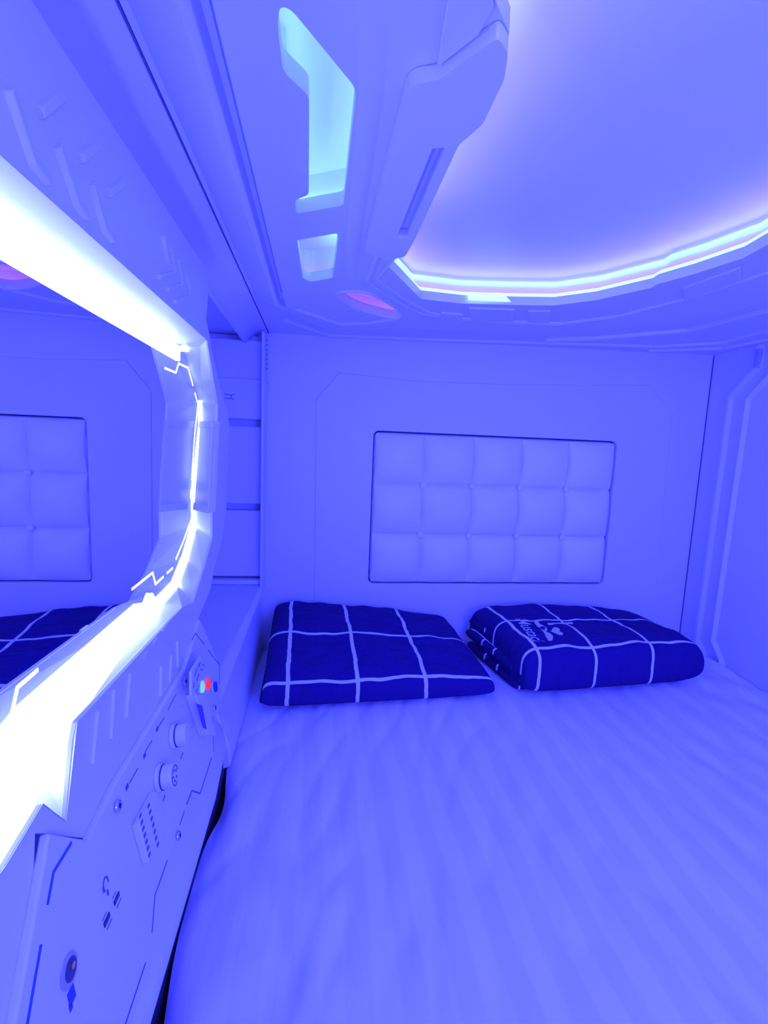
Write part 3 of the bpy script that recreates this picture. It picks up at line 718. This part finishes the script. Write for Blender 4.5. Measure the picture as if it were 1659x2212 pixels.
# right
CK2 = check_mat('navy_check_duvet_print', (.07, .37, .69), (.07, .53), .0075, .010)
pR = thing('folded_duvet', 'folded navy checked duvet with a printed heart and moustache, nearer the right wall', 'duvet', (.54, -.16, ZB), 'folded navy checked duvets at the head of the bed')
fR = surf([(.300, -.315, 0), (.744, -.275, 0), (.700, -.045, 0), (.262, -.05, 0)], (.112, .112, .122, .140), ZB+.0005, 6.2, 4.6, .008)
pad('duvet_top', fR, CK2, pR)
CK2b = check_mat('navy_check_edges', (.03, .09, .5), (.35, .6), .006, .015)
for k, (dz, dx) in enumerate(((0, -.006), (.032, -.012), (.062, -.004))):
    f_ = surf([(.300+dx, -.285+k*.02, 0), (.60, -.26, 0), (.60, -.06, 0), (.262+dx, -.055, 0)], (.036, .036, .036, .040), ZB-.001+dz, 2.1+k, wr=.002)
    pad('fold_layer', f_, CK2b, pR, 36)
# printing on the right duvet: I (heart), moustache, Mustache; laid on the cloth
INK = mat('pale_ink', (.62, .60, .66), .8)
GRD = []
for i in range(0, 120):
    for j in range(20, 150):
        pu = -.96+i*.010; pv = -1+j*.0134; q = fR(pu, pv); d_ = q-CAM; z_ = d_.dot(FW)
        GRD.append((829.5+F*d_.dot(RR)/z_, 1106-F*d_.dot(UU)/z_, z_, q))
def on_cloth(px, py):
    c_ = [g for g in GRD if abs(g[0]-px) < 7 and abs(g[1]-py) < 5]
    if not c_: c_ = sorted(GRD, key=lambda g: (g[0]-px)**2+(g[1]-py)**2)[:1]
    zm = min(g[2] for g in c_); c_ = [g for g in c_ if g[2] < zm+.05]
    wt = [1/((g[0]-px)**2+(g[1]-py)**2+.5) for g in c_]; z_ = sum(a*g[2] for a, g in zip(wt, c_))/sum(wt)
    return CAM+ray(px, py)*(z_-.0022)
def put(x, y): return on_cloth(1117+x*43+y*80, 1339+x*54-y*3)
def ink_mesh(name, polys):
    bm = bmesh.new()
    for P in polys:
        vs = [bm.verts.new(put(x, y)) for x, y in P]
        if len(vs) > 2: bm.faces.new(vs)
    return link(name, bm, INK, pR, smooth=False)
def text_polys(txt, size, ox, oy, shear=.25):
    cu = bpy.data.curves.new('t', 'FONT'); cu.body = txt; cu.size = 1; cu.resolution_u = 3; cu.offset = .004
    to = bpy.data.objects.new('t', cu); COL.objects.link(to); dg = bpy.context.evaluated_depsgraph_get(); me = bpy.data.meshes.new_from_object(to.evaluated_get(dg))
    xs = [v.co.x for v in me.vertices]; mn, mx = min(xs), max(xs); wd = size/(mx-mn)
    out = [[(ox+(me.vertices[i].co.x-mn+me.vertices[i].co.y*shear)*wd, oy+me.vertices[i].co.y*wd*1.5) for i in p.vertices] for p in me.polygons]
    bpy.data.objects.remove(to); bpy.data.meshes.remove(me); return out
ink_mesh('printed_word', text_polys('Mustache', 1.12, -.04, -.03))
ink_mesh('printed_letter', text_polys('I', .07, .17, .72, 0))
heart = [(.5+.16*(math.sin(t)**3)+.0, .80+.012*(13*math.cos(t)-5*math.cos(2*t)-2*math.cos(3*t)-math.cos(4*t))*.85) for t in [k*math.pi/14 for k in range(28)]]
ink_mesh('printed_heart', [heart])
half = [(0, .02), (.06, .10), (.16, .13), (.26, .09), (.34, .03), (.42, .03), (.46, .10), (.43, .15), (.48, .13), (.50, .05), (.46, -.04), (.36, -.09), (.22, -.08), (.10, -.05), (0, -.04)]
ms = [[(.5+x*.95, .48+y) for x, y in half], [(.5-x*.95, .48+y) for x, y in half][::-1]]
ink_mesh('printed_moustache', ms)

# ================================================================= FILL LIGHT ADDED ON THE FOOT WALL TO BRIGHTEN THE POD
fl = thing('added_fill_light', 'flat rectangular fill light added on the wall at the foot end', 'fill light', (.35, YF+.02, .30))
def rc(x0, x1, z0, z1, y, r): return rounded([(x0, y, z0), (x1, y, z0), (x1, y, z1), (x0, y, z1)], r)
bm = bmesh.new(); plate(bm, rc(.03, .67, .22, .50, YF+.001, .02), [rc(.05, .65, .24, .48, YF+.001, .015)], (0, .012, 0))
link('fill_light_frame', bm, WHITE, fl, bevel=.002)
bm = bmesh.new(); plate(bm, rc(.048, .652, .238, .482, YF+.003, .015), [], (0, .004, 0)); link('fill_light_panel', bm, FILLM, fl)
